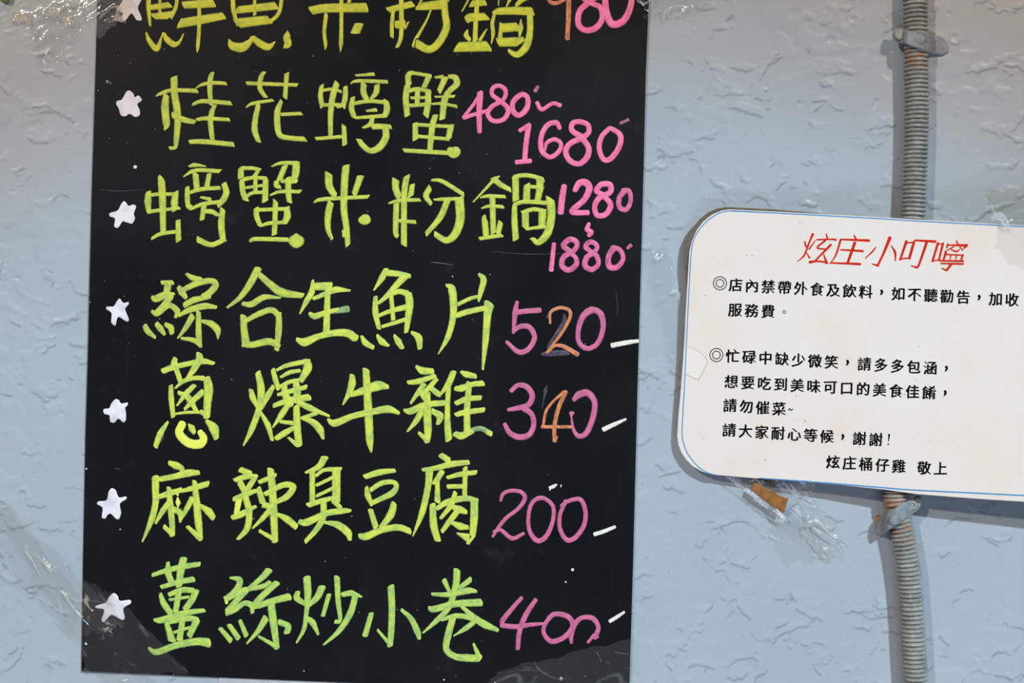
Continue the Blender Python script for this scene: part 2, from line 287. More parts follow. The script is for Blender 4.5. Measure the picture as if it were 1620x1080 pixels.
('mv',700,560,"822 250 12,815 290 36,802 350 14,785 450 6"),
('or',700,560,"960 298 26,880 370 22,820 450 26,797 565 24;788 575 30,1018 575 26;975 298 38,920 420 36,887 560 36,887 685 34;905 655 20,890 690 24"),
('p2',700,560,"1040 360 36,1080 320 58,1150 308 54,1203 380 46,1190 500 46,1140 620 46,1080 648 40,1038 600 28,1020 500 14,1022 468 44"),
('w',700,560,"1268 598 38,1360 555 34,1452 513 18"),
# row 5
('g3',140,715,"638 85 38,690 105 62,737 130 44,735 182 30;558 215 44,690 190 48,790 165 62,872 162 38;530 198 60,530 300 58,530 400 52,500 530 52,426 708 14;528 365 30,610 335 48,730 300 44;636 282 38,645 400 52,660 550 48,662 658 46;665 652 38,598 588 36;642 388 40,590 460 48,530 562 22;668 450 48,722 480 52,725 555 16;728 310 28,840 280 48,945 250 48;840 232 40,855 400 58,870 560 62,887 692 38;880 680 48,783 588 30;820 368 50,770 460 42,722 550 16;880 418 26,950 470 64,988 520 48"),
('yb',140,715,"700 325 30,708 345 10;705 360 14,708 398 42,708 435 12"),
('g3',140,715,"1202 138 48,1282 170 48;1158 222 38,1240 195 48,1333 188 30;1198 240 52,1242 322 50;1312 208 42,1260 290 48;1148 372 38,1230 340 48,1322 305 36;1138 518 42,1210 490 54,1322 428 28;1240 350 52,1270 470 54,1255 600 52,1183 688 28;1440 138 56,1455 300 62,1465 500 62,1475 705 52;1480 695 42,1353 623 28;1352 237 36,1430 205 42,1482 180 30;1343 288 46,1380 402 52;1398 332 40,1540 260 48,1618 275 54,1570 350 52,1488 392 38;1450 438 50,1380 520 42,1298 602 16;1388 418 50,1450 430 42;1488 488 26,1570 530 58,1642 590 50"),
('yb',140,715,"1192 362 52,1170 485 42"),
('g3',460,710,"268 68 58,220 140 52,118 188 22;170 188 46,170 422 46;198 212 28,270 165 32,392 162 42;360 168 70,360 402 66;203 287 28,332 225 30;203 372 28,332 310 30;138 445 44,240 410 42,332 388 36;333 408 40,395 465 38;260 418 52,255 540 52,200 640 46,116 732 34;68 575 40,130 578 62,280 510 48,400 490 52,472 488 28;262 578 22,370 600 58,450 660 64,467 718 32"),
('g3',460,710,"588 220 44,700 185 52,822 170 34;598 302 30,610 370 52,642 442 30;633 322 38,720 270 42,810 262 38,835 300 42,800 350 52,720 390 42,638 430 38;630 482 42,672 615 48;817 432 50,790 520 64,715 618 38;545 690 44,600 690 62,720 640 52,850 620 54,943 650 48"),
('g3',460,710,"1188 48 46,1252 92 52;1043 165 30,1150 150 42,1270 120 52,1405 105 40;1097 178 62,1085 300 52,1040 500 52,966 688 12;1197 178 46,1140 272 48;1160 268 36,1160 415 50;1238 227 30,1340 200 42,1465 185 38;1380 148 40,1375 395 40;1242 297 38,1362 295 36;1155 472 38,1240 420 52,1380 390 48,1472 410 42;1452 408 62,1450 550 64,1438 682 50;1315 665 14,1398 700 66;1448 690 22,1400 748 28;1122 440 50,1130 600 62,1162 720 52;1302 345 38,1270 440 48,1186 548 28;1268 455 38,1340 480 62,1390 500 34;1312 500 50,1250 580 46,1197 652 34;1268 580 28,1340 610 62,1402 620 34"),
('p2',700,740,"460 258 24,480 205 32,540 180 30,620 190 34,652 240 36,600 320 32,500 400 32,430 490 30,398 542 22;408 507 30,460 490 30,550 556 36,642 518 26"),
('p2',700,740,"790 237 36,712 272 34,680 380 32,690 500 34,750 575 42,820 540 40,872 420 34,872 300 34,785 234 32"),
('p2',700,740,"940 300 28,1000 260 34,1090 250 36,1130 340 36,1120 450 38,1050 550 40,980 566 40,930 480 34,930 370 34,975 262 34"),
('w',700,740,"1198 526 32,1280 500 32,1368 464 26"),
('w',700,740,"845 160 26,880 145 30,905 130 14;940 130 8,935 152 8;850 172 10,848 180 6"),
# row 6
('g4',120,880,"606 147 32,720 110 42,850 80 48,978 60 38;728 48 30,730 130 54,757 202 50;852 18 60,830 110 62,815 232 50;677 242 36,800 205 42,930 180 48;668 298 32,695 370 52,747 445 50;738 302 38,840 265 48,935 270 46;950 272 54,920 340 52,868 412 50;815 268 52,790 432 46;740 342 24,892 320 26;620 502 28,680 502 54,850 450 52,1015 425 34;718 528 40,760 662 62;738 522 30,880 490 48,965 500 46;955 508 56,898 625 50;845 498 48,820 655 52;778 600 26,902 560 26;776 722 20,640 757 0"),
('g4',120,880,"576 725 24,640 755 52,800 700 54,960 672 62,1050 682 74"),
('g4',120,880,"1220 168 18,1290 182 52,1290 230 52,1240 290 42,1182 332 38;1190 342 34,1300 280 52,1352 265 42,1280 340 48,1203 428 50;1192 447 46,1260 420 44,1330 370 42,1390 387 52,1397 445 30;1142 568 34,1225 665 46;1213 542 40,1285 645 46;1298 508 34,1348 625 42;1527 108 58,1470 170 48,1368 252 32;1372 257 36,1480 235 42,1535 200 30;1590 208 52,1530 260 52,1430 360 52,1420 402 48;1438 392 48,1560 350 52,1688 318 60;1545 378 60,1560 500 64,1590 722 46;1595 717 42,1447 633 22;1502 488 58,1440 590 42,1352 688 16;1608 518 48,1678 550 50,1670 602 50"),
('yb',120,880,"1190 345 30,1193 368 26"),
('g4',440,880,"155 282 42,150 330 54,225 382 34;347 242 60,310 320 54,245 385 34;228 168 62,235 300 58,225 430 38,205 570 36,146 682 16;212 478 28,270 520 54,318 615 22;402 302 38,355 468 34;465 163 48,475 350 44,490 500 32,452 516 34;508 302 40,580 290 50,662 320 16;612 308 50,570 450 54,480 590 42,360 698 16"),
('g4',440,880,"737 452 42,688 625 46;892 238 56,900 400 54,895 580 52,885 705 46;882 692 32,787 582 22;975 422 28,1050 490 44,1100 590 54,1118 650 30"),
('g4',440,880,"1415 110 58,1405 230 54,1350 400 48,1250 510 42,1145 604 14;1313 187 44,1352 272 30;1522 182 46,1438 247 38;1217 298 26,1350 300 44,1500 270 54,1568 275 26;1195 412 40,1240 415 54,1400 375 54,1602 363 62;1455 398 28,1560 490 54,1640 540 62,1738 582 32;1288 502 28,1400 470 42,1500 480 42,1548 512 42,1480 570 42,1388 628 10;1385 478 52,1350 600 58,1330 730 52,1400 790 52,1500 802 62,1595 806 56;1545 690 20,1592 800 48"),
('p2',700,880,"625 328 34,560 400 36,480 500 42,472 545 36;468 545 40,590 555 42,690 540 34,802 530 24;737 343 36,660 460 44,610 590 42,595 728 36"),
('p2',700,880,"880 457 42,820 520 34,800 600 34,860 670 42,960 640 42,1028 560 42,1010 490 42,940 457 42,870 462 36"),
('p2',700,880,"1020 682 24,1018 620 42,1050 530 42,1110 482 36,1190 490 42,1233 560 36,1205 640 44;1150 680 24,1200 620 30;1195 630 20,1235 638 12"),
('w',700,880,"1320 515 30,1380 478 30,1440 438 20"),
]
STARS = [
(150,0,"225 -10,180 70,195 95,222 105,213 160,240 165,290 105,330 158,370 160,365 125,340 60,375 -10,400 -60,320 -60,285 -120,250 -60,190 -55"),
(170,100,"175 215,205 240,215 270,245 255,272 285,265 300,235 325,255 370,255 410,220 425,175 400,140 420,105 410,90 360,70 325,75 300,110 290,125 270,150 225"),
(160,250,"178 340,198 352,215 378,250 368,275 375,272 400,258 440,268 478,245 518,200 508,170 500,140 545,120 552,102 535,110 478,68 460,68 435,130 415,155 370"),
(160,410,"148 310,175 345,215 338,218 355,190 395,220 478,200 492,140 455,122 480,112 525,80 500,82 425,42 395,45 375,100 372,125 330"),
(150,555,"165 380,190 388,208 415,260 408,258 430,240 450,246 485,246 545,225 565,186 535,155 566,122 560,115 508,75 498,68 460,115 452,130 415"),
(140,715,"185 284,215 300,240 358,295 350,300 370,248 408,258 480,240 530,215 525,175 485,150 498,132 525,105 515,112 440,70 412,75 390,143 380,160 310"),
(120,880,"300 288,330 310,348 350,428 342,436 370,375 410,387 485,365 502,282 460,222 520,203 500,225 420,160 408,158 390,240 362,262 320"),
]
TITLE = [
(1060,320,"1130 250 22,1100 320 14,1060 420 16,1005 470 6;1065 310 12,1075 350 16;1150 300 8,1100 370 14;1080 400 8,1105 440 14;1235 250 10,1245 282 16;1160 295 12,1290 292 14,1312 297 18;1230 300 16,1165 358 14,1230 370 12;1272 335 20,1150 460 14;1105 472 22,1170 465 14,1240 475 14;1215 410 8,1240 480 22"),
(1060,320,"1455 258 10,1470 292 20;1350 293 14,1575 302 22;1350 295 18,1310 420 14,1260 490 6;1350 375 12,1525 385 20;1462 318 24,1405 480 20;1270 478 12,1505 488 20"),
(1296,320,"560 278 28,510 400 20,465 495 18;468 500 20,415 487 8;450 350 8,425 385 14,362 445 8;568 342 8,600 395 20,602 462 10"),
(1296,320,"690 306 22,640 455 18;690 322 12,745 315 12;750 312 22,712 445 22;645 447 12,712 440 12;755 300 14,920 310 22;850 318 22,790 490 18,770 515 16;775 516 18,725 500 8"),
(1296,320,"940 320 20,895 468 18;940 330 10,978 330 10;980 322 18,948 452 16;900 462 10,945 455 10;1085 302 10,1097 332 14;1018 330 16,1008 362 10;1020 338 10,1170 340 22;1168 340 18,1140 367 8;990 392 8,1065 350 10;1040 370 8,1085 388 14,1112 370 8;1110 350 8,1137 378 10;1002 398 20,985 450 14;1000 412 10,1138 417 10;1137 415 16,1125 450 14;1042 415 8,1036 450 8;1087 415 8,1080 450 8;950 460 12,1142 464 14;962 482 10,1140 486 14;1048 485 20,1010 535 16;1012 538 14,970 520 8"),
]
# printed lines: text, first glyph centre (px), last glyph centre (px)
PRINT = [
("店內禁帶外食及飲料，如不聽勸告，加收",(1164,450.5),(1601,474)),
("服務費。",(1163,490),(1241,493.5)),
("忙碌中缺少微笑，請多多包涵，",(1159,563),(1497.8,583.5)),
("想要吃到美味可口的美食佳餚，",(1157,603.6),(1495.8,622.3)),
("請勿催菜",(1155,641),(1232.4,646.4)),
("請大家耐心等候，謝謝",(1153.6,680),(1385.4,695)),
("炫庄桶仔雞",(1318,730.5),(1422,737.2)),
("敬上",(1462,739.8),(1488,740.8)),
]
# ------------------------------------------------------------------ materials
# painted wall
w = NT('wall_paint')
n1 = w.noise(6, 5, 0.55); n2 = w.noise(55, 6, 0.65); n3 = w.noise(420, 3, 0.6)
c = w.mix(w.rng(n1, .3, .7), lin((168, 175, 180)), lin((175, 180, 183)))
c = w.mix(w.math('MULTIPLY', w.rng(n2, .58, .75), 0.35), c, lin((150, 158, 163)))
c = w.mix(w.math('MULTIPLY', w.rng(w.noise(130, 3, .5), .70, .74), 0.35), c, lin((120, 124, 126)))
cr = w.n('ShaderNodeAttribute', attribute_name='crease').outputs['Fac']      # shade of the plaster creases, painted dark into the colour
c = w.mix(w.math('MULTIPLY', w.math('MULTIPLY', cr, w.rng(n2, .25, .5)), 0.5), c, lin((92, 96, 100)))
w.base(c, 0.36, 0, 0.3)
w.bump(w.math('ADD', w.math('MULTIPLY', n3, 0.5), n2), 0.25, 0.0006)
M_WALL = w.m

# black panel
w = NT('black_panel')
n1 = w.noise(5, 6, 0.6, dist=0.4); n2 = w.noise(28, 7, 0.7)
st = w.noise(1, 4, 0.6, vec=w.scaled(w.pos(), (160, 1, 5)))
c = w.mix(w.rng(n1, .35, .72), lin((8, 10, 15)), lin((26, 26, 27)))
c = w.mix(w.math('MULTIPLY', w.rng(n2, .60, .78), 0.5), c, lin((48, 44, 41)))
c = w.mix(w.math('MULTIPLY', w.rng(st, .62, .8), 0.25), c, lin((42, 41, 40)))
sp = w.n('ShaderNodeTexVoronoi', Scale=70.0); w.l(w.pos(), sp.inputs['Vector'])
sel = w.math('MULTIPLY', w.math('LESS_THAN', sp.outputs['Distance'], 0.045), w.rng(w.noise(9, 2), .52, .6))
c = w.mix(w.math('MULTIPLY', sel, 0.75), c, lin((170, 165, 160)))
w.base(c, 0.42, 0, 0.16)
w.bump(n2, 0.12, 0.0006)
M_BLACK = w.m

def paint(name, light, mid, dark, rim, rough=0.42, fade=0.0, tipc=None):
    w = NT(name)
    uv = w.t.nodes.new('ShaderNodeUVMap').outputs[0]
    at = w.n('ShaderNodeAttribute', attribute_name='tint').outputs['Fac']
    sx = w.t.nodes.new('ShaderNodeSeparateXYZ'); w.l(uv, sx.inputs[0])
    comb = w.t.nodes.new('ShaderNodeCombineXYZ')
    w.l(sx.outputs[0], comb.inputs[0]); w.l(sx.outputs[1], comb.inputs[1]); w.l(at, comb.inputs[2])
    streak = w.noise(1, 4, 0.65, vec=w.scaled(comb.outputs[0], (9, 0.05, 7)))
    blot = w.noise(1, 3, 0.6, vec=w.scaled(comb.outputs[0], (1.2, 0.07, 11)))
    c = w.mix(w.rng(streak, .42, .60), mid, light)
    c = w.mix(w.math('MULTIPLY', w.rng(blot, .46, .64), 0.85), c, dark)
    c = w.mix(w.math('MULTIPLY', w.rng(streak, .40, .30), .6), c, rim)
    e = w.math('ABSOLUTE', w.math('SUBTRACT', sx.outputs[0], 0.5))
    c = w.mix(w.math('MULTIPLY', w.rng(e, .34, .47), 0.8), c, rim)
    tp = w.n('ShaderNodeAttribute', attribute_name='tip').outputs['Fac']
    c = w.mix(w.math('MULTIPLY', w.math('MULTIPLY', w.rng(tp, .2, .8), w.rng(streak, .40, .50)), .75), c, tipc or light)
    if fade:
        c = w.mix(w.math('MULTIPLY', w.rng(w.noise(240, 4, .7), .5, .62), fade), c, lin((40, 38, 42)))
    w.base(c, rough, 0, 0.45)
    w.bump(streak, 0.5, 0.0006)
    return w.m
PAINT = {
 'g0': paint('paint_lime_thick', lin((224, 220, 52)), lin((204, 206, 46)), lin((176, 188, 56)), lin((120, 134, 36)), tipc=lin((226, 228, 90))),
 'g1': paint('paint_lime_dry', lin((218, 220, 78)), lin((196, 204, 66)), lin((166, 184, 74)), lin((104, 116, 40)), tipc=lin((240, 236, 90))),
 'g2': paint('paint_olive_lime', lin((212, 214, 68)), lin((190, 198, 74)), lin((156, 176, 96)), lin((122, 140, 64)), tipc=lin((226, 222, 90))),
 'g3': paint('paint_yellow_lime', lin((228, 228, 84)), lin((204, 214, 74)), lin((162, 192, 98)), lin((132, 152, 64)), tipc=lin((240, 232, 96))),
 'g4': paint('paint_fresh_lime', lin((208, 222, 98)), lin((178, 206, 84)), lin((146, 186, 104)), lin((120, 148, 76)), tipc=lin((226, 226, 96))),
 'gd': paint('paint_lime_worn', lin((170, 190, 110)), lin((140, 170, 110)), lin((110, 135, 105)), lin((90, 108, 84)), fade=.3),
 'yb': paint('paint_yellow', lin((248, 244, 108)), lin((240, 238, 90)), lin((228, 230, 84)), lin((190, 196, 66))),
 'p0': paint('paint_pink', lin((255, 138, 178)), lin((250, 112, 158)), lin((232, 98, 140)), lin((186, 74, 112))),
 'p1': paint('paint_pink_dry', lin((246, 122, 166)), lin((230, 98, 146)), lin((196, 88, 126)), lin((136, 60, 90)), fade=.25),
 'p2': paint('paint_pink_dull', lin((226, 122, 156)), lin((212, 98, 136)), lin((188, 92, 126)), lin((150, 68, 98)), fade=.12),
 'pd': paint('paint_pink_dusty', lin((205, 120, 150)), lin((180, 100, 130)), lin((140, 85, 105)), lin((110, 65, 82)), fade=.3),
 'or': paint('paint_orange', lin((246, 156, 104)), lin((220, 122, 70)), lin((176, 96, 66)), lin((92, 50, 36)), fade=.15),
 'mv': paint('paint_mauve_ghost', lin((96, 76, 104)), lin((70, 60, 78)), lin((52, 48, 58)), lin((40, 38, 42)), fade=.5),
 'sc': paint('scuff_glint_grey', lin((92, 90, 90)), lin((70, 69, 70)), lin((50, 49, 50)), lin((36, 36, 38)), .5, fade=.5),
 'w': paint('paint_white', lin((250, 244, 226)), lin((240, 234, 214)), lin((226, 212, 190)), lin((190, 182, 168))),
}
w = NT('paint_star_white')
n = w.noise(90, 5, .6)
w.base(w.mix(w.rng(n, .45, .75), lin((238, 230, 230)), lin((205, 200, 202))), 0.6, 0, .3); w.bump(n, .3, .0005)
M_STAR = w.m

# notice plate
w = NT('notice_plate')
n1 = w.noise(14, 5, .6); n2 = w.noise(60, 4, .6, dist=.6)
c = w.mix(w.rng(n1, .35, .65), lin((238, 225, 213)), lin((237, 219, 204)))
c = w.mix(w.math('MULTIPLY', w.rng(n1, .56, .74), 0.5), c, lin((240, 214, 192)))
c = w.mix(w.math('MULTIPLY', w.math('MULTIPLY', w.rng(n2, .66, .76), w.rng(w.noise(7, 2), .5, .6)), 0.5), c, lin((214, 176, 128)))
w.base(c, 0.3, 0, .45); M_PLATE = w.m
def flat(name, col, rough=.5, spec=.4, metal=0, var=None, vs=80, bump=0):
    w = NT(name); n = w.noise(vs, 5, .6)
    w.base(w.mix(w.rng(n, .35, .7), lin(col), lin(var or tuple(int(v * .86) for v in col))), rough, metal, spec)
    if bump: w.bump(n, bump, .0006)
    return w.m
M_BLUE = flat('print_blue', (84, 146, 196), var=(70, 130, 184))
M_RED = flat('print_red', (224, 42, 12), .6, .1); M_INK = flat('print_black', (6, 6, 7), .7, .08, var=(10, 10, 11))
M_BACK = flat('foam_backing', (120, 106, 88), .8, .2, var=(86, 80, 70), bump=.4)
M_RESIDUE = flat('tape_residue', (214, 188, 160), .5, var=(186, 158, 124))
M_RESIDUE_L = flat('tape_residue_pale', (242, 224, 208), .35, var=(238, 226, 216), vs=30)
M_BROWN = flat('brown_tape', (176, 112, 42), .35, .5, var=(120, 76, 34), vs=120, bump=.4)
M_PAPER = flat('paper', (196, 192, 190), .7, .2, var=(172, 170, 172))
M_ORANGE = flat('orange_plastic', (226, 142, 52), .4)
M_PIN = flat('olive_pin', (128, 128, 40), .35, var=(150, 152, 84))

# flexible conduit, greyish paint, rust close to the clamps
w = NT('conduit_paint')
n1 = w.noise(60, 5, .6); n2 = w.noise(260, 4, .6)
c = w.mix(w.rng(n1, .35, .65), lin((166, 164, 156)), lin((136, 134, 126)))
c = w.mix(w.math('MULTIPLY', w.rng(n2, .52, .68), .5), c, lin((196, 196, 196)))
sep = w.t.nodes.new('ShaderNodeSeparateXYZ'); w.l(w.pos(), sep.inputs[0])
def band(z, wd_):
    return w.rng(w.math('ABSOLUTE', w.math('SUBTRACT', sep.outputs[2], z)), wd_, wd_ * .2)
rm = w.math('ADD', band(Z0 + (540 - 88) * S, .02), band(Z0 + (540 - 812) * S, .03), True)
rm = w.math('MULTIPLY', rm, w.rng(w.noise(130, 4, .6), .45, .58))
c = w.mix(w.math('MULTIPLY', rm, .85), c, lin((178, 112, 58)))
w.base(c, .5, 0, .4); w.bump(n2, .35, .0005); M_PIPE = w.m
M_CLAMP = flat('clamp_paint', (152, 156, 158), .45, .4, var=(120, 124, 126), vs=140, bump=.4)
M_SCREW = flat('screw_paint', (170, 168, 156), .4, .5, var=(136, 134, 124), vs=200, bump=.3)

# clear tape film
def film(name, body=0.10, milky=0.25, tintc=(225, 228, 230), rough=.12, warm=0.0, white=.42, bumps=.32):
    w = NT(name); t = w.t
    n = w.noise(45, 5, .7, dist=.6); n2 = w.noise(14, 3, .6)
    w.base(w.mix(w.rng(n, .4, .7), lin(tintc), lin((236, 214, 190)) if warm else lin(tintc)), rough, 0, 1.0)
    w.bump(w.noise(110, 3, .6, dist=1.0), bumps, .0010)
    tr = w.n('ShaderNodeBsdfTransparent'); tr.inputs[0].default_value = (.97, .97, .96, 1)
    gl = w.n('ShaderNodeBsdfGlossy', Roughness=rough); gl.inputs[0].default_value = (1, 1, 1, 1)
    w.l(w.b.inputs['Normal'].links[0].from_socket, gl.inputs['Normal'])
    m1 = w.n('ShaderNodeMixShader'); m2 = w.n('ShaderNodeMixShader')
    lw = w.n('ShaderNodeFresnel', IOR=1.5); w.l(w.b.inputs['Normal'].links[0].from_socket, lw.inputs['Normal'])
    crs = w.n('ShaderNodeAttribute', attribute_name='tip').outputs['Fac']      # highlights on the creases, painted white into the film
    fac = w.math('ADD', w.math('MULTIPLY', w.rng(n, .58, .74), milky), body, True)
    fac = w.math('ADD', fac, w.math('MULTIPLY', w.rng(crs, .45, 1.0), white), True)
    w.l(w.math('MINIMUM', w.math('MULTIPLY', lw.outputs[0], 0.75, True), 0.16), m1.inputs[0]); w.l(tr.outputs[0], m1.inputs[1]); w.l(gl.outputs[0], m1.inputs[2])
    w.l(fac, m2.inputs[0]); w.l(m1.outputs[0], m2.inputs[1]); w.l(w.b.outputs[0], m2.inputs[2])
    w.l(m2.outputs[0], w.out.inputs['Surface'])
    return w.m
M_FILM = film('clear_tape', .02, .16)
M_FILM_W = film('clear_tape_yellowed', .03, .24, (232, 220, 206), .14, 1)
M_FOLD = film('clear_tape_fold_highlight', .16, .4, (236, 234, 230), .08, 0, .7, .4)  # whiter body paints in the highlight on the twisted tape's edge
M_FILM_B = film('clear_tape_flat', .06, .06, (150, 148, 146), .3, 0, .2, .12)

# ------------------------------------------------------------------ wall: trowelled, painted plaster in real relief
rs = np.random.RandomState(3)
NX, NY, STEP = 1080, 745, 1.88
X0, Y0 = -200.0, -165.0
def field(sigma, aspect=1.0):
    """smooth random field, sigma in pixels, unit variance"""
    a = rs.randn(NY, NX)
    fy = np.fft.fftfreq(NY)[:, None]; fx = np.fft.fftfreq(NX)[None, :]
    s = sigma / STEP
    g = np.exp(-2 * (math.pi ** 2) * ((fx * s * aspect) ** 2 + (fy * s) ** 2))
    r = np.fft.ifft2(np.fft.fft2(a) * g).real
    return r / r.std()
def ss(x): x = np.clip(x, 0, 1); return x * x * (3 - 2 * x)
H = 0.0004 * field(80) + 0.00006 * field(24)
CR = np.zeros((NY, NX))
yy = (Y0 + np.arange(NY) * STEP)[:, None]; xx = (X0 + np.arange(NX) * STEP)[None, :]
low = ss((yy - 200) / 700)                                                # the plaster is rougher lower down
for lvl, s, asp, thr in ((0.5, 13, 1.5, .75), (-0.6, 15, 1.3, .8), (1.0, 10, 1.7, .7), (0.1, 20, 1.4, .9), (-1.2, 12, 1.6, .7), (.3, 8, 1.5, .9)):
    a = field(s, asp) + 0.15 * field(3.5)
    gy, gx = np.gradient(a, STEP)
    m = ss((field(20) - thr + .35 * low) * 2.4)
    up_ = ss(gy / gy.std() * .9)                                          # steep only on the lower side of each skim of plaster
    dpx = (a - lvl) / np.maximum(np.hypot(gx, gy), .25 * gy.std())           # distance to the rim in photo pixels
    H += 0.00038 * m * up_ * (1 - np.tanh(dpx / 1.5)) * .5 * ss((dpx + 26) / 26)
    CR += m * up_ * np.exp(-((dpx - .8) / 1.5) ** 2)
for px_, py_, r_, dp_ in ((1156, 34, 8, .0012), (1314, 62, 8, .0009), (1350, 30, 5, .0012), (1278, 33, 6, .0006), (1510, 58, 5, .001), (58, 196, 9, .0004), (1151, 140, 4, .0008), (1267, 163, 5, .0006), (1185, 152, 4, .0006)):
    q = ((xx - px_) / r_) ** 2 + ((yy - py_) / (r_ * .75)) ** 2
    H -= .55 * dp_ * np.exp(-q ** 2); CR += .45 * np.exp(-((q - .6) / .4) ** 2) * ((yy - py_) < 0)  # shade below each pit's upper rim also goes into the colour
fl = field(6, 1.4)
H += 0.00022 * ss((field(30) - .5 + .5 * low) * 1.4) * np.tanh(fl * 2.0)       # crumbly patches
H += 0.000035 * field(5, 1.3) * ss((field(45) + 1.2) * .5) + 0.000012 * field(2.6)
pits = np.minimum(0, field(5) + 2.9) * 0.0022
H += pits
H -= H.mean() + 0.0004
xs = X0 + np.arange(NX) * STEP; ys = Y0 + np.arange(NY) * STEP
# keep the relief under the fixed things low
H = np.minimum(H, 0.0006)
verts = np.empty((NY, NX, 3)); verts[..., 0] = (xs[None, :] - 810) * S; verts[..., 1] = -H; verts[..., 2] = Z0 + (540 - ys[:, None]) * S
gi = np.arange(NY * NX).reshape(NY, NX)
quads = np.stack([gi[1:, :-1], gi[1:, 1:], gi[:-1, 1:], gi[:-1, :-1]], -1).reshape(-1, 4)
# plain border of the same wall further out
lo = NY * NX
x_a, x_b = (xs[0] - 810) * S, (xs[-1] - 810) * S; z_a, z_b = Z0 + (540 - ys[-1]) * S, Z0 + (540 - ys[0]) * S
OUT = 1.4
ring = [(x_a, 0.0006, z_a), (x_b, 0.0006, z_a), (x_b, 0.0006, z_b), (x_a, 0.0006, z_b),
        (x_a - OUT, 0.0006, z_a - 1.4), (x_b + OUT, 0.0006, z_a - 1.4), (x_b + OUT, 0.0006, z_b + OUT), (x_a - OUT, 0.0006, z_b + OUT)]
allv = np.concatenate([verts.reshape(-1, 3), np.array(ring)])
rq = np.array([[lo + 4 + i, lo + 4 + (i + 1) % 4, lo + (i + 1) % 4, lo + i] for i in range(4)])
quads = np.concatenate([quads, rq]).astype(np.int32)
me = bpy.data.meshes.new('wall_back')
me.vertices.add(len(allv)); me.vertices.foreach_set('co', allv.astype(np.float32).ravel())
me.loops.add(quads.size); me.loops.foreach_set('vertex_index', quads.ravel())
me.polygons.add(len(quads)); me.polygons.foreach_set('loop_start', np.arange(0, quads.size, 4, dtype=np.int32))
me.polygons.foreach_set('loop_total', np.full(len(quads), 4, dtype=np.int32))
me.update(calc_edges=True); me.validate()
me.polygons.foreach_set('use_smooth', [True] * len(me.polygons))
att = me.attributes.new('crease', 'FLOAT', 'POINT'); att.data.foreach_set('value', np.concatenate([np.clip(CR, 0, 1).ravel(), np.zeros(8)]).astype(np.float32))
me.materials.append(M_WALL)
wall = bpy.data.objects.new('wall_back', me); COL.objects.link(wall); wall['kind'] = 'structure'

# ------------------------------------------------------------------ black menu board
board = thing('menu_board', 'tall black menu board with hand-painted lime dishes and pink prices taped to wall', 'menu board')
BD = 0.0032      # depth of its front face
outline = [(156, -160), (154, 0), (149.5, 160), (144.5, 320), (139, 560), (134.8, 700), (131, 900), (128.8, 1061.5),
           (240, 1066), (345, 1071), (440, 1075), (700, 1086), (995, 1100),
           (996, 1080), (1002, 880), (1006, 720), (1009, 600), (1013.6, 440), (1018.5, 260), (1022, 110), (1026.5, 0), (1030, -160)]
extrude_poly('panel', outline, 0.0012, BD, M_BLACK, board, 0.0004)

NUM = {'p0': 0, 'p1': 0, 'p2': 0, 'or': 0, 'pd': 0}
for colr, ox, oy, st in GLYPHS:
    V, F, UV, T = stroke_mesh(st, ox, oy, BD, cap=.12 if colr in ('g0', 'g1', 'w') else .26 if colr[0] == 'g' else .36, rough=.55, slant={'g0': .34, 'g1': .34, 'g2': .2, 'g3': .2, 'g4': .2}.get(colr, 0))
    if colr in ('g0', 'g1', 'g2', 'g3', 'g4'): nm, lb = 'painted_character', None
    elif colr in ('p0', 'p1', 'p2'): nm, lb = 'painted_numeral', None
    elif colr == 'or': nm, lb = 'painted_numeral', 'orange painted numeral over an older one'
    elif colr == 'mv': nm, lb = 'wiped_paint_trace', 'faint mauve remains of a wiped numeral'
    elif colr == 'pd': nm, lb = 'painted_dash', 'dusty pink painted tick'
    elif colr == 'sc': nm, lb = 'scuff_glint_mark', 'faint grey scuffs and painted tape glints on the black panel'
    elif colr == 'w': nm, lb = 'painted_dash', 'white painted dash'
    elif colr == 'gd': nm, lb = 'painted_stroke', 'worn dull green brush stroke'
    else: nm, lb = 'painted_stroke', 'bright yellow brush stroke'
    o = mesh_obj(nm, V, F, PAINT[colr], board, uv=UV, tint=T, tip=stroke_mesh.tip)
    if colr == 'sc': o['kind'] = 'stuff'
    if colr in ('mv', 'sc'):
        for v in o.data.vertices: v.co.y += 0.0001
    if lb: o['label'] = lb

# stars: flat blobs of white paint with softly raised rims
for ox, oy, s in STARS:
    pts = [tuple(float(a) for a in q.split()) for q in s.split(',')]
    n = len(pts); sm = []
    for i in range(n):
        a, b, c_, d = (np.array(pts[(i + k) % n]) for k in (-1, 0, 1, 2))
        for t in (0, .25, .5, .75):
            sm.append(0.5 * (2 * b + (c_ - a) * t * .9 + (2 * a - 5 * b + 4 * c_ - d) * t * t * .9 + (3 * b - a - 3 * c_ + d) * t ** 3 * .9) if False else
                      (b + (c_ - b) * t + ((c_ - a) * (t * (1 - t) ** 2) - (d - b) * (t * t * (1 - t))) * .35))
    cx, cy = np.mean([p[0] for p in sm]), np.mean([p[1] for p in sm])
    V, F = [], []
    rings = ((1, 0), (.94, .0002), (.8, .00026), (.5, .0003))
    for k, h in rings:
        for p in sm: V.append(P(ox + (cx + (p[0] - cx) * k) / 5, oy + (cy + (p[1] - cy) * k) / 5, BD + .00004 + h))
    V.append(P(ox + cx / 5, oy + cy / 5, BD + .0003)); m = len(sm)
    for r in range(3):
        for i in range(m):
            j = (i + 1) % m; F.append((r * m + i, r * m + j, (r + 1) * m + j, (r + 1) * m + i))
    for i in range(m): F.append((3 * m + i, 3 * m + (i + 1) % m, 4 * m))
    mesh_obj('painted_star', V, F, M_STAR, board)

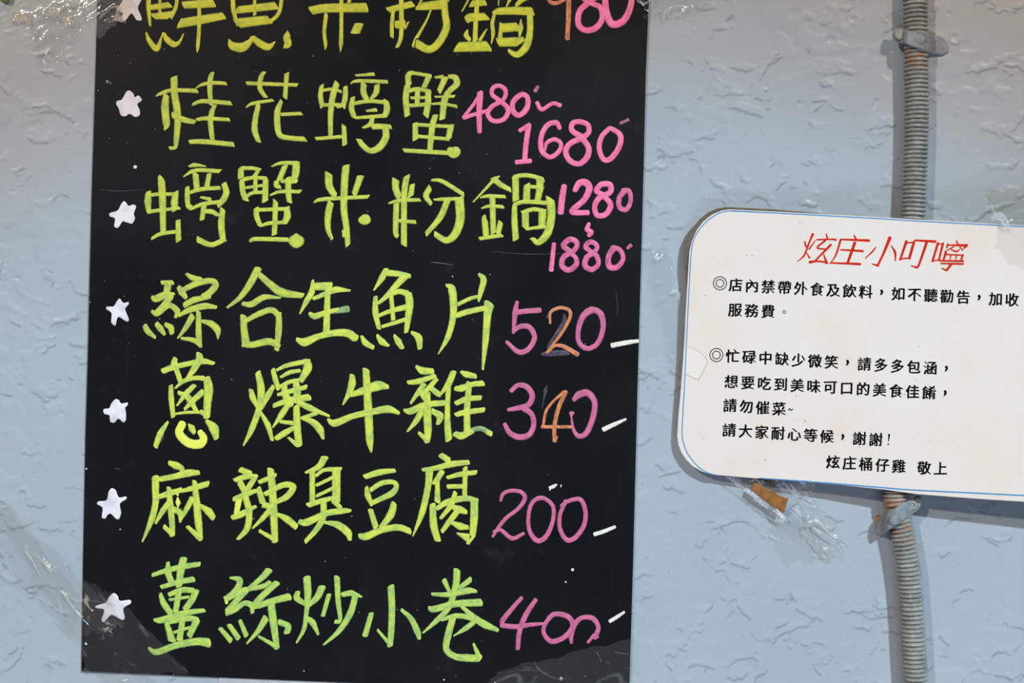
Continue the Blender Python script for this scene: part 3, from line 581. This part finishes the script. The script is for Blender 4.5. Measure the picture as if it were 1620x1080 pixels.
# chips and scratches of paint on the board
def specks(name, lst, mat, parent, depth, label=None):
    V, F = [], []
    for x, y, r in lst:
        b = len(V); k = rnd.randint(5, 7); ph = rnd.random() * 6
        dq = depth(x, y) if callable(depth) else depth
        V.append(P(x, y, dq + .00015))
        for i in range(k):
            a = ph + i * 2 * math.pi / k; rr = r * rnd.uniform(.6, 1.3)
            V.append(P(x + rr * math.cos(a), y + rr * math.sin(a), dq + .00003))
        for i in range(k): F.append((b, b + 1 + i, b + 1 + (i + 1) % k))
    o = mesh_obj(name, V, F, mat, parent)
    if label: o['label'] = label
    return o
lst = [(906, 901, 2.4), (895, 920, 1.6), (214, 264, 3), (170, 129, 2.2), (888, 1073, 2.5), (716, 437, .9), (641, 344, 1), (783, 1080, 2), (702, 1075, 1.4), (481, 1061, 1), (190, 837, 1), (155, 20, 1.5), (180, 26, 1), (137, 741, 1.6), (136, 1018, 2.4), (775, 434, .8)]
for _ in range(70): lst.append((rnd.uniform(160, 985), rnd.uniform(20, 1060), rnd.uniform(.25, .7)))
for _ in range(40):                      # rubbed whitish crumbs below the lowest star
    lst.append((rnd.gauss(170, 5), rnd.gauss(992, 7), rnd.uniform(.3, 1.1)))
o = specks('paint_specks', lst, M_STAR, board, BD, 'small pale chips and crumbs of paint'); o['kind'] = 'stuff'

# ------------------------------------------------------------------ notice plate
notice = thing('notice_sign', 'white rounded notice sign with red heading and black printed lines over the conduit', 'sign')
NA, NB, NC = -5.2 * S, 0.09, 0.015      # the plate leans on the conduit and is taped down at its left end
def plate_depth(off):
    def f(x, y):
        q = NB * (x - 810) * S + NC * (540 - y) * S
        return (NA + q) / (1 + q / D) + off
    return f
SD = plate_depth(0.0)
po = [(1800, 366), (1620, 356.5), (1500, 350), (1384, 343), (1224, 334.5), (1156, 331), (1141, 333), (1126, 339.5), (1113, 350), (1102, 364), (1094, 382), (1090.5, 398), (1089, 420),
      (1085.5, 480), (1082.5, 540), (1078, 606), (1073, 660), (1071.3, 690), (1073, 703), (1078, 716), (1086, 727.5), (1096, 737.5), (1109, 745), (1120, 749), (1132, 751),
      (1195, 756.5), (1262, 761), (1330, 767), (1400, 774.5), (1451, 781.5), (1555, 789.5), (1620, 793.5), (1800, 806), (1830, 800), (1850, 780), (1856, 750), (1860, 420), (1850, 388), (1830, 371)]
extrude_poly('plate', po, plate_depth(-.0019), SD, M_PLATE, notice, 0.0004)
bk = [(x + (-6.0 if y < 440 and x < 1200 else 3 if x < 1200 else 0), y + (-3.5 if y < 400 and x < 1230 else 2 if y < 400 else -4 if y > 700 else 0)) for x, y in po]
extrude_poly('backing_sheet', bk, plate_depth(-.0033), plate_depth(-.0020), M_BACK, notice)['label'] = 'brown foam backing showing at the upper left corner'

def printed(name, strokes, ox, oy, mat, depth=SD, label=None, **kw):
    V, F, UV, T = stroke_mesh(strokes, ox, oy, depth, relief=.00003, lift=.00003, rough=0.0, **kw)
    o = mesh_obj(name, V, F, mat, notice, uv=UV, tint=T)
    if label: o['label'] = label
    return o
top = "1810 369 1.9,1620 358.6 1.9,1462 350.2 1.9,1384 345.4 1.9,1224 336.8 1.9,1156 333.4 2.2"
left = "1156 333.4 1.7,1140 336 1.7,1126 344 1.7,1114 354 1.7,1104 366.5 1.7,1097 380 1.7,1093.8 398 1.7,1092 420 1.7,1089 480 1.7,1086.4 532 1.7,1083 606 1.7,1080 660 1.7,1079.3 690 1.7,1085 712 1.7,1094 726 1.7,1104.5 738 1.7,1120 748 1.6,1134 751 1.2"
bot = "1200 755.8 1.2,1273 761 2,1330 765.5 2.2,1400 771.5 2.2,1451.5 775.3 2.2,1620 783.6 2.2,1810 794 2.2"
printed('blue_border', top + ';' + left + ';' + bot, 0, 0, M_BLUE, f=1.0, label='thin blue printed border line')
for ox, oy, st in TITLE: printed('heading_character', st, ox, oy, M_RED)['label'] = 'red slanted printed heading character'

GC = {}
def glyph(ch):
    """outline of one character from Blender's built-in font, as flat 2-D points and faces in em units"""
    if ch in GC: return GC[ch]
    cu = bpy.data.curves.new('g', 'FONT'); cu.body = ch; cu.resolution_u = 2; cu.offset = 0.0
    ob = bpy.data.objects.new('g', cu); COL.objects.link(ob)
    dg = bpy.context.evaluated_depsgraph_get(); dg.update()
    m = bpy.data.meshes.new_from_object(ob.evaluated_get(dg))
    r = ([(v.co.x, v.co.y) for v in m.vertices], [tuple(p.vertices) for p in m.polygons])
    bpy.data.objects.remove(ob); bpy.data.curves.remove(cu); bpy.data.meshes.remove(m)
    GC[ch] = r
    return r
for text, a, b in PRINT:
    n = len(text)
    for i, ch in enumerate(text):
        t = i / max(1, n - 1); cx = a[0] + (b[0] - a[0]) * t; cy = a[1] + (b[1] - a[1]) * t
        if ch == '，':
            printed('printed_comma', "0 -18 22,6 -6 20,-2 12 14,-10 20 4", cx - 1, cy, M_INK); continue
        if ch == '。':
            printed('printed_full_stop', "0 -12 6,12 0 6,0 12 6,-12 0 6,-8 -9 6,0 -12 6", cx, cy, M_INK, cap=0); continue
        vs, fs = glyph(ch)
        xs_ = [v[0] for v in vs]; ys_ = [v[1] for v in vs]
        # each character is drawn to its own em box: centred, right side slightly raised as in brush print
        V, F = [], []
        for k, (dx, dy) in enumerate(((-.028, .016), (-.010, .006), (.010, -.006), (.028, -.016))):
            off = len(V)
            for x, y in vs:
                X = x - .5; Y = y - .38 + 0.07 * (x - .5)
                X, Y = X * .93 + dx, Y * .93 + dy
                px_, py_ = cx + (X * 24.2 + 0.04 * Y * 24), cy - Y * 24.2 + 0.055 * X * 24
                V.append(P(px_, py_, SD(px_, py_) + .00004 + k * .000006))
            F += [tuple(off + q for q in f) for f in fs]
        mesh_obj('printed_character', V, F, M_INK, notice, smooth=False)
printed('printed_mark', "-20 6 7,-10 -8 10,4 4 10,18 -7 7", 1251, 648, M_INK)
printed('printed_mark', "3 -42 16,-2 14 6;-4 34 14,-3 37 14", 1406, 695.5, M_INK)
for cx, cy in ((1139, 448), (1133.4, 561.4)):
    circ = lambda r: ','.join("%.1f %.1f 7" % (r * math.cos(q * math.pi / 8), r * math.sin(q * math.pi / 8)) for q in range(17))
    printed('double_ring_bullet', circ(52) + ';' + circ(31), cx, cy, M_INK, cap=0)
extrude_poly('tape_residue', [(1083.5, 546), (1101, 555), (1120, 573), (1112, 592), (1104, 603), (1092, 597), (1080, 590)], SD, plate_depth(.00003), M_RESIDUE_L, notice)['label'] = 'pale beige tape residue on the left edge'
printed('residue_outline', "120 130 4,200 165 4,262 205 5,298 258 6;298 258 6,270 320 8,226 404 8;226 404 8,190 392 6,150 370 5,112 348 4", 1060, 520, M_RESIDUE, label='brown rim of the old tape residue')
specks('stain_specks', [(1260, 626, 1.8), (1273, 664, 1.6), (1274, 667, 1.4), (1261, 664, 1), (1119, 573, 1.3), (1330, 437, 1), (1116, 467, 1.2), (1182, 403, 1.5), (1190, 404, 1.2), (1455, 548, 1.1), (1360, 707, 1.6), (1371, 706, 1.3), (1336, 696, 1.4), (1431, 624, 2), (1211, 728, 1.4)], M_RESIDUE, notice, SD, 'small brownish stains')['kind'] = 'stuff'

# ------------------------------------------------------------------ flexible conduit
PR = 18.6      # radius in pixels
path = catmull([(1446, -260, 1), (1448, -100, 1), (1448, 0, 1), (1449.5, 110, 1), (1450, 200, 1), (1445.5, 320, 1), (1437, 430, 1), (1424, 560, 1), (1415, 690, 1), (1416, 785, 1), (1421, 812, 1), (1429, 850, 1), (1437, 900, 1), (1442, 960, 1), (1449, 1080, 1), (1455, 1200, 1), (1460, 1320, 1)], 0.86)
V, F = [], []; NS = 28; PITCH = 6.95; run = 0; rows = 0
for i in range(len(path)):
    if i: run += np.hypot(*(path[i] - path[i - 1])[:2])
    a, b = path[max(0, i - 1)], path[min(len(path) - 1, i + 1)]
    d = (b - a)[:2]; d /= np.hypot(*d)
    ph = (run / PITCH) % 1.0
    g = 0 if ph < .52 else math.sin((ph - .52) / .48 * math.pi)
    r = (PR + 0.5 * math.sin(min(1, ph / .52) * math.pi) - 4.0 * g ** .6) * S
    # centre stands so that the back nearly touches the wall
    dep = (PR + 1.8) * S
    cxyz = Vector(P(path[i][0], path[i][1], dep))
    nx = Vector((-d[1], 0, -d[0])) if False else Vector((d[1], 0, d[0]))   # in-wall normal of the path (z flips y)
    nx.normalize()
    for k in range(NS):
        t = 2 * math.pi * k / NS
        V.append(cxyz + nx * (r * math.cos(t)) + Vector((0, -1, 0)) * (r * math.sin(t)))
    if rows:
        for k in range(NS):
            q = (rows - 1) * NS; F.append((q + k, q + (k + 1) % NS, q + NS + (k + 1) % NS, q + NS + k))
    rows += 1
conduit = tag(mesh_obj('flexible_conduit', V, F, M_PIPE), 'grey ribbed flexible conduit running up the wall behind the sign', 'conduit')

def disc(name, x, y, r, d0, d1, mat, parent, slot=False, dome=.25, seg=24):
    V, F = [], []
    prof = [(1, d0), (1, d1 - dome * r * S * .5), (.86, d1), (.45, d1 + dome * r * S * .3)]
    if slot: prof = prof[:3] + [(.5, d1), (.46, d1 - .0012), (.2, d1 - .0012)]
    for k, dd in prof:
        for i in range(seg):
            a = 2 * math.pi * i / seg; V.append(P(x + r * k * math.cos(a), y + r * k * math.sin(a), dd))
    V.append(P(x, y, prof[-1][1]))
    m = len(prof)
    for j in range(m - 1):
        for i in range(seg): F.append((j * seg + i, j * seg + (i + 1) % seg, (j + 1) * seg + (i + 1) % seg, (j + 1) * seg + i))
    for i in range(seg): F.append(((m - 1) * seg + i, (m - 1) * seg + (i + 1) % seg, m * seg))
    return mesh_obj(name, V, F, mat, parent, smooth=False)

def clamp2(label, pc, prof, hw, slope, mat=M_CLAMP):
    """prof: (offset along x from the pipe centre, height in px); strap half-width hw; slope dy/dx"""
    t = thing('pipe_clamp', label, 'clamp', 'pipe clamps on the conduit')
    sm = catmull([(a, b, w_) for a, b, w_ in prof], 2.5)
    V, F = [], []; th = 2.2; n = len(sm)
    for i, q in enumerate(sm):
        a, b = sm[max(0, i - 1)], sm[min(n - 1, i + 1)]
        tx, ty = b[0] - a[0], b[1] - a[1]; L = math.hypot(tx, ty) or 1; nx_, ny_ = -ty / L, tx / L
        for e, lay in ((-1, 0), (-.8, 1), (-.2, 1), (.2, 1), (.8, 1), (1, 0)):
            s_, dd = q[0] + nx_ * th * lay, q[1] + ny_ * th * lay
            V.append(P(pc[0] + s_, pc[1] + q[0] * slope + e * hw * q[2], max(.3, dd) * S))
    for i in range(n - 1):
        for k in range(6):
            F.append((i * 6 + k, (i + 1) * 6 + k, (i + 1) * 6 + (k + 1) % 6, i * 6 + (k + 1) % 6))
    F.append(tuple(range(6))); F.append(tuple(range(n * 6 - 6, n * 6))[::-1])
    mesh_obj('strap', V, F, mat, t, smooth=False)
    return t
up = clamp2('painted pipe clamp with bolt on its left, near the top of the conduit', (1449, 63),
            [(-37, 22, .35), (-33, 22, .8), (-27, 22.5, .9), (-20, 28, .85), (-16, 36, .85), (-9, 41, .9), (0, 42.6, 1), (9, 41, 1.05), (16, 36, 1.1), (21, 26, 1.1), (25, 12, 1.1), (30, 5, 1.1), (42, 2.5, 1), (50, 2.0, .5)], 13.5, 0.26)
disc('bolt', 1423.5, 54.5, 8.6, 20 * S, 31 * S, M_SCREW, up, dome=.5)
disc('embossed_disc', 1455, 61.5, 8.5, 41 * S, 45.2 * S, M_CLAMP, up, dome=.2)
lo_ = clamp2('painted pipe clamp with bolt on its right, just below the sign', (1420, 815),
             [(-34, 2.5, .5), (-29, 3.5, 1), (-24, 8, 1.1), (-20, 22, 1.1), (-16, 34, 1.05), (-9, 40, 1), (0, 42.6, 1), (9, 40.5, .95), (16, 35, .9), (21, 29, .85), (27, 25.5, .85), (33, 25, .8), (37, 24.5, .4)], 14.5, -0.62)
disc('bolt', 1443.5, 799, 7.6, 22 * S, 33 * S, M_SCREW, lo_, slot=True)
disc('embossed_disc', 1416, 822, 8.5, 40.5 * S, 45.2 * S, M_CLAMP, lo_, dome=.2)
tag(disc('wall_plug', 1390, 821.5, 5, 0.0, 2.2 * S, M_ORANGE, None, dome=.8), 'tiny orange plastic wall plug beside the lower pipe clamp', 'wall plug')
tag(disc('push_pin', 7.5, -5.5, 9.5, 0.0, 9 * S, M_PIN, None, dome=.9), 'olive green round pin head at the top left corner', 'pin')

# ------------------------------------------------------------------ clear tape pieces
def tape(name, label, corners, depths, mat, ang=0.6, amp=.0012, freq=.12, seed=0, nu=46, nv=46, ragged=3.0, cat='tape', parent=None, thick=0):
    """film through four photo corners (tl, tr, br, bl) with creases running at angle ang"""
    r = np.random.RandomState(seed); V, F = [], []
    ph = r.rand(12) * 6.28
    G = 128; CRS = []
    def rf(k_l, k_w):
        fy = np.fft.fftfreq(G)[:, None]; fx = np.fft.fftfreq(G)[None, :]
        al = fx * math.cos(ang) + fy * math.sin(ang); ac = -fx * math.sin(ang) + fy * math.cos(ang)
        q = np.fft.ifft2(np.fft.fft2(r.randn(G, G)) * np.exp(-((al * k_l) ** 2 + (ac * k_w) ** 2) * 19)).real
        return q / q.std()
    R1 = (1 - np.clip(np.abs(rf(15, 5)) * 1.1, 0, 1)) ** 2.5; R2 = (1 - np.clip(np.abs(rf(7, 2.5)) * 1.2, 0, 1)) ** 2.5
    MK = np.clip(.45 + .6 * rf(10, 10), 0, 1.3); LF = rf(14, 9)
    for j in range(nv + 1):
        for i in range(nu + 1):
            u, v = i / nu, j / nv
            wq = ((1 - u) * (1 - v), u * (1 - v), u * v, (1 - u) * v)
            x = sum(q * c[0] for q, c in zip(wq, corners)); y = sum(q * c[1] for q, c in zip(wq, corners))
            dp = 0 if callable(depths) else sum(q * c for q, c in zip(wq, depths))
            er = ragged * (math.sin(v * 17 + ph[0]) + .6 * math.sin(v * 41 + ph[1])) * abs(2 * u - 1) ** 4
            er2 = ragged * (math.sin(u * 15 + ph[2]) + .6 * math.sin(u * 37 + ph[3])) * abs(2 * v - 1) ** 4
            x += er; y += er2
            gx, gy = int(x * .8) % G, int(y * .8) % G
            h = amp * ((R1[gy, gx] + .45 * R2[gy, gx]) * MK[gy, gx] + .25 * LF[gy, gx])
            if callable(depths): dp = depths(x, y)
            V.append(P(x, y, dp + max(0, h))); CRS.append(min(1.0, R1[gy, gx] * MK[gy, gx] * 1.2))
    for j in range(nv):
        for i in range(nu):
            q = j * (nu + 1) + i; F.append((q, q + 1, q + nu + 2, q + nu + 1))
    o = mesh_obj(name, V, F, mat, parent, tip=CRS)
    if thick:
        md = o.modifiers.new('s', 'SOLIDIFY'); md.thickness = thick
    return tag(o, label, cat) if parent is None else o

wd_ = .0009
def over_edge(x, y):
    t = min(1.0, max(0.0, (y - 285) / 62)); return wd_ + (SD(x, max(y, 345)) + .0012 - wd_) * t ** .8
tape('clear_tape', 'crumpled yellowish clear tape at the upper left corner of the menu board', [(52, -30), (215, -40), (196, 32), (14, 36)], (wd_, .0045, .0045, wd_), M_FILM_W, -.75, .0028, .16, 1, 80, 60, 4)
tape('clear_tape', 'small crumpled clear tape scrap hanging below the upper left tape', [(34, 26), (112, 20), (128, 62), (52, 66)], (.002,) * 4, M_FILM, -.7, .002, .2, 2, 50, 40, 4)
tape('clear_tape', 'thin clear tape flake on the wall left of the first full star row', [(52, 58), (100, 54), (98, 98), (60, 104)], (wd_,) * 4, M_FILM, .9, .0016, .22, 3, 36, 36, 3)
tape('clear_tape', 'long creased clear tape from the left frame edge to the lower left board edge', [(-60, 742), (-6, 782), (200, 985), (118, 1012)], (wd_, wd_, .0046, .0046), M_FILM_W, .85, .0016, .11, 4, 60, 90, 4)
tape('clear_tape', 'wide flat clear tape on the wall below the long lower left tape', [(-80, 800), (10, 800), (134, 950), (112, 1012)], (wd_,) * 4, M_FILM, .75, .0006, .06, 5, 40, 60, 2)
tape('clear_tape', 'narrow wrinkled clear tape on the wall between menu board and sign', [(1014, 398), (1056, 388), (1094, 560), (1080, 640)], (.004, wd_, .002, .004), M_FILM, -1.0, .0016, .17, 6, 46, 90, 3)
tape('clear_tape', 'twisted clear tape hanging under the lower left part of the sign', [(1150, 752), (1278, 762), (1342, 880), (1300, 888)], (.0085, .016, .0015, .0012), M_FILM_W, .72, .003, .13, 7, 70, 70, 4)
tape('clear_tape', 'folded sliver of clear tape with a painted white highlight along the lower left side of the brown tape strip', [(1148, 753), (1160, 756), (1252, 822), (1238, 826)], (.0105, .0115, .009, .007), M_FOLD, .68, .0018, .2, 17, 16, 70, 1.0)
tape('clear_tape', 'flat clear tape flake on the wall below the twisted tape under the sign', [(1212, 818), (1262, 806), (1312, 884), (1236, 893)], (wd_,) * 4, M_FILM, .6, .0012, .18, 8, 46, 46, 4)
tape('brown_tape', 'short orange brown tape strip stuck inside the clear tape under the sign', [(1193, 763), (1247, 789), (1239, 812), (1187, 775)], (.0125, .0125, .0105, .0105), M_BROWN, .5, .0003, .2, 9, 24, 20, .5, thick=.0003)
tape('clear_tape', 'crumpled clear tape over the top edge of the sign at the right frame edge', [(1556, 304), (1700, 268), (1700, 420), (1590, 420)], over_edge, M_FILM, 1.2, .0016, .1, 10, 60, 60, 4)
tape('clear_tape', 'small crumpled clear tape at the upper right corner of the menu board', [(1000, -40), (1140, -30), (1112, 22), (1024, 34)], (.0046, wd_, wd_, .0044), M_FILM, -.4, .0016, .2, 11, 60, 40, 4)
tape('clear_tape', 'broad clear tape over the lower right corner of the menu board', [(786, 1062), (1002, 1008), (1000, 1120), (740, 1130)], (BD + .0004,) * 4, M_FILM_B, -.3, .0005, .05, 12, 60, 40, 2)
tape('clear_tape', 'broad clear tape over the lower left corner of the menu board', [(132, 915), (186, 945), (300, 1066), (131, 1064)], (BD + .0004,) * 4, M_FILM_B, .8, .0005, .05, 13, 50, 50, 2)
tape('clear_tape', 'broad clear tape over the upper left corner of the menu board beside the cut-off star', [(156, -60), (236, -60), (205, 20), (153, 63)], (BD + .0004,) * 4, M_FILM_B, -.7, .0008, .06, 14, 40, 40, 2)
tape('clear_tape', 'wrinkled white tape scrap under the lower left edge of the menu board', [(148, 1062), (222, 1064), (250, 1078), (165, 1084)], (wd_,) * 4, M_FILM_W, .1, .0016, .2, 15, 40, 20, 2)
tag(extrude_poly('paper_strip', [(346, 1066), (700, 1078), (700, 1150), (346, 1140)], .0006, .0011, M_PAPER), 'grey paper strip sticking out under the bottom edge of the menu board', 'paper')
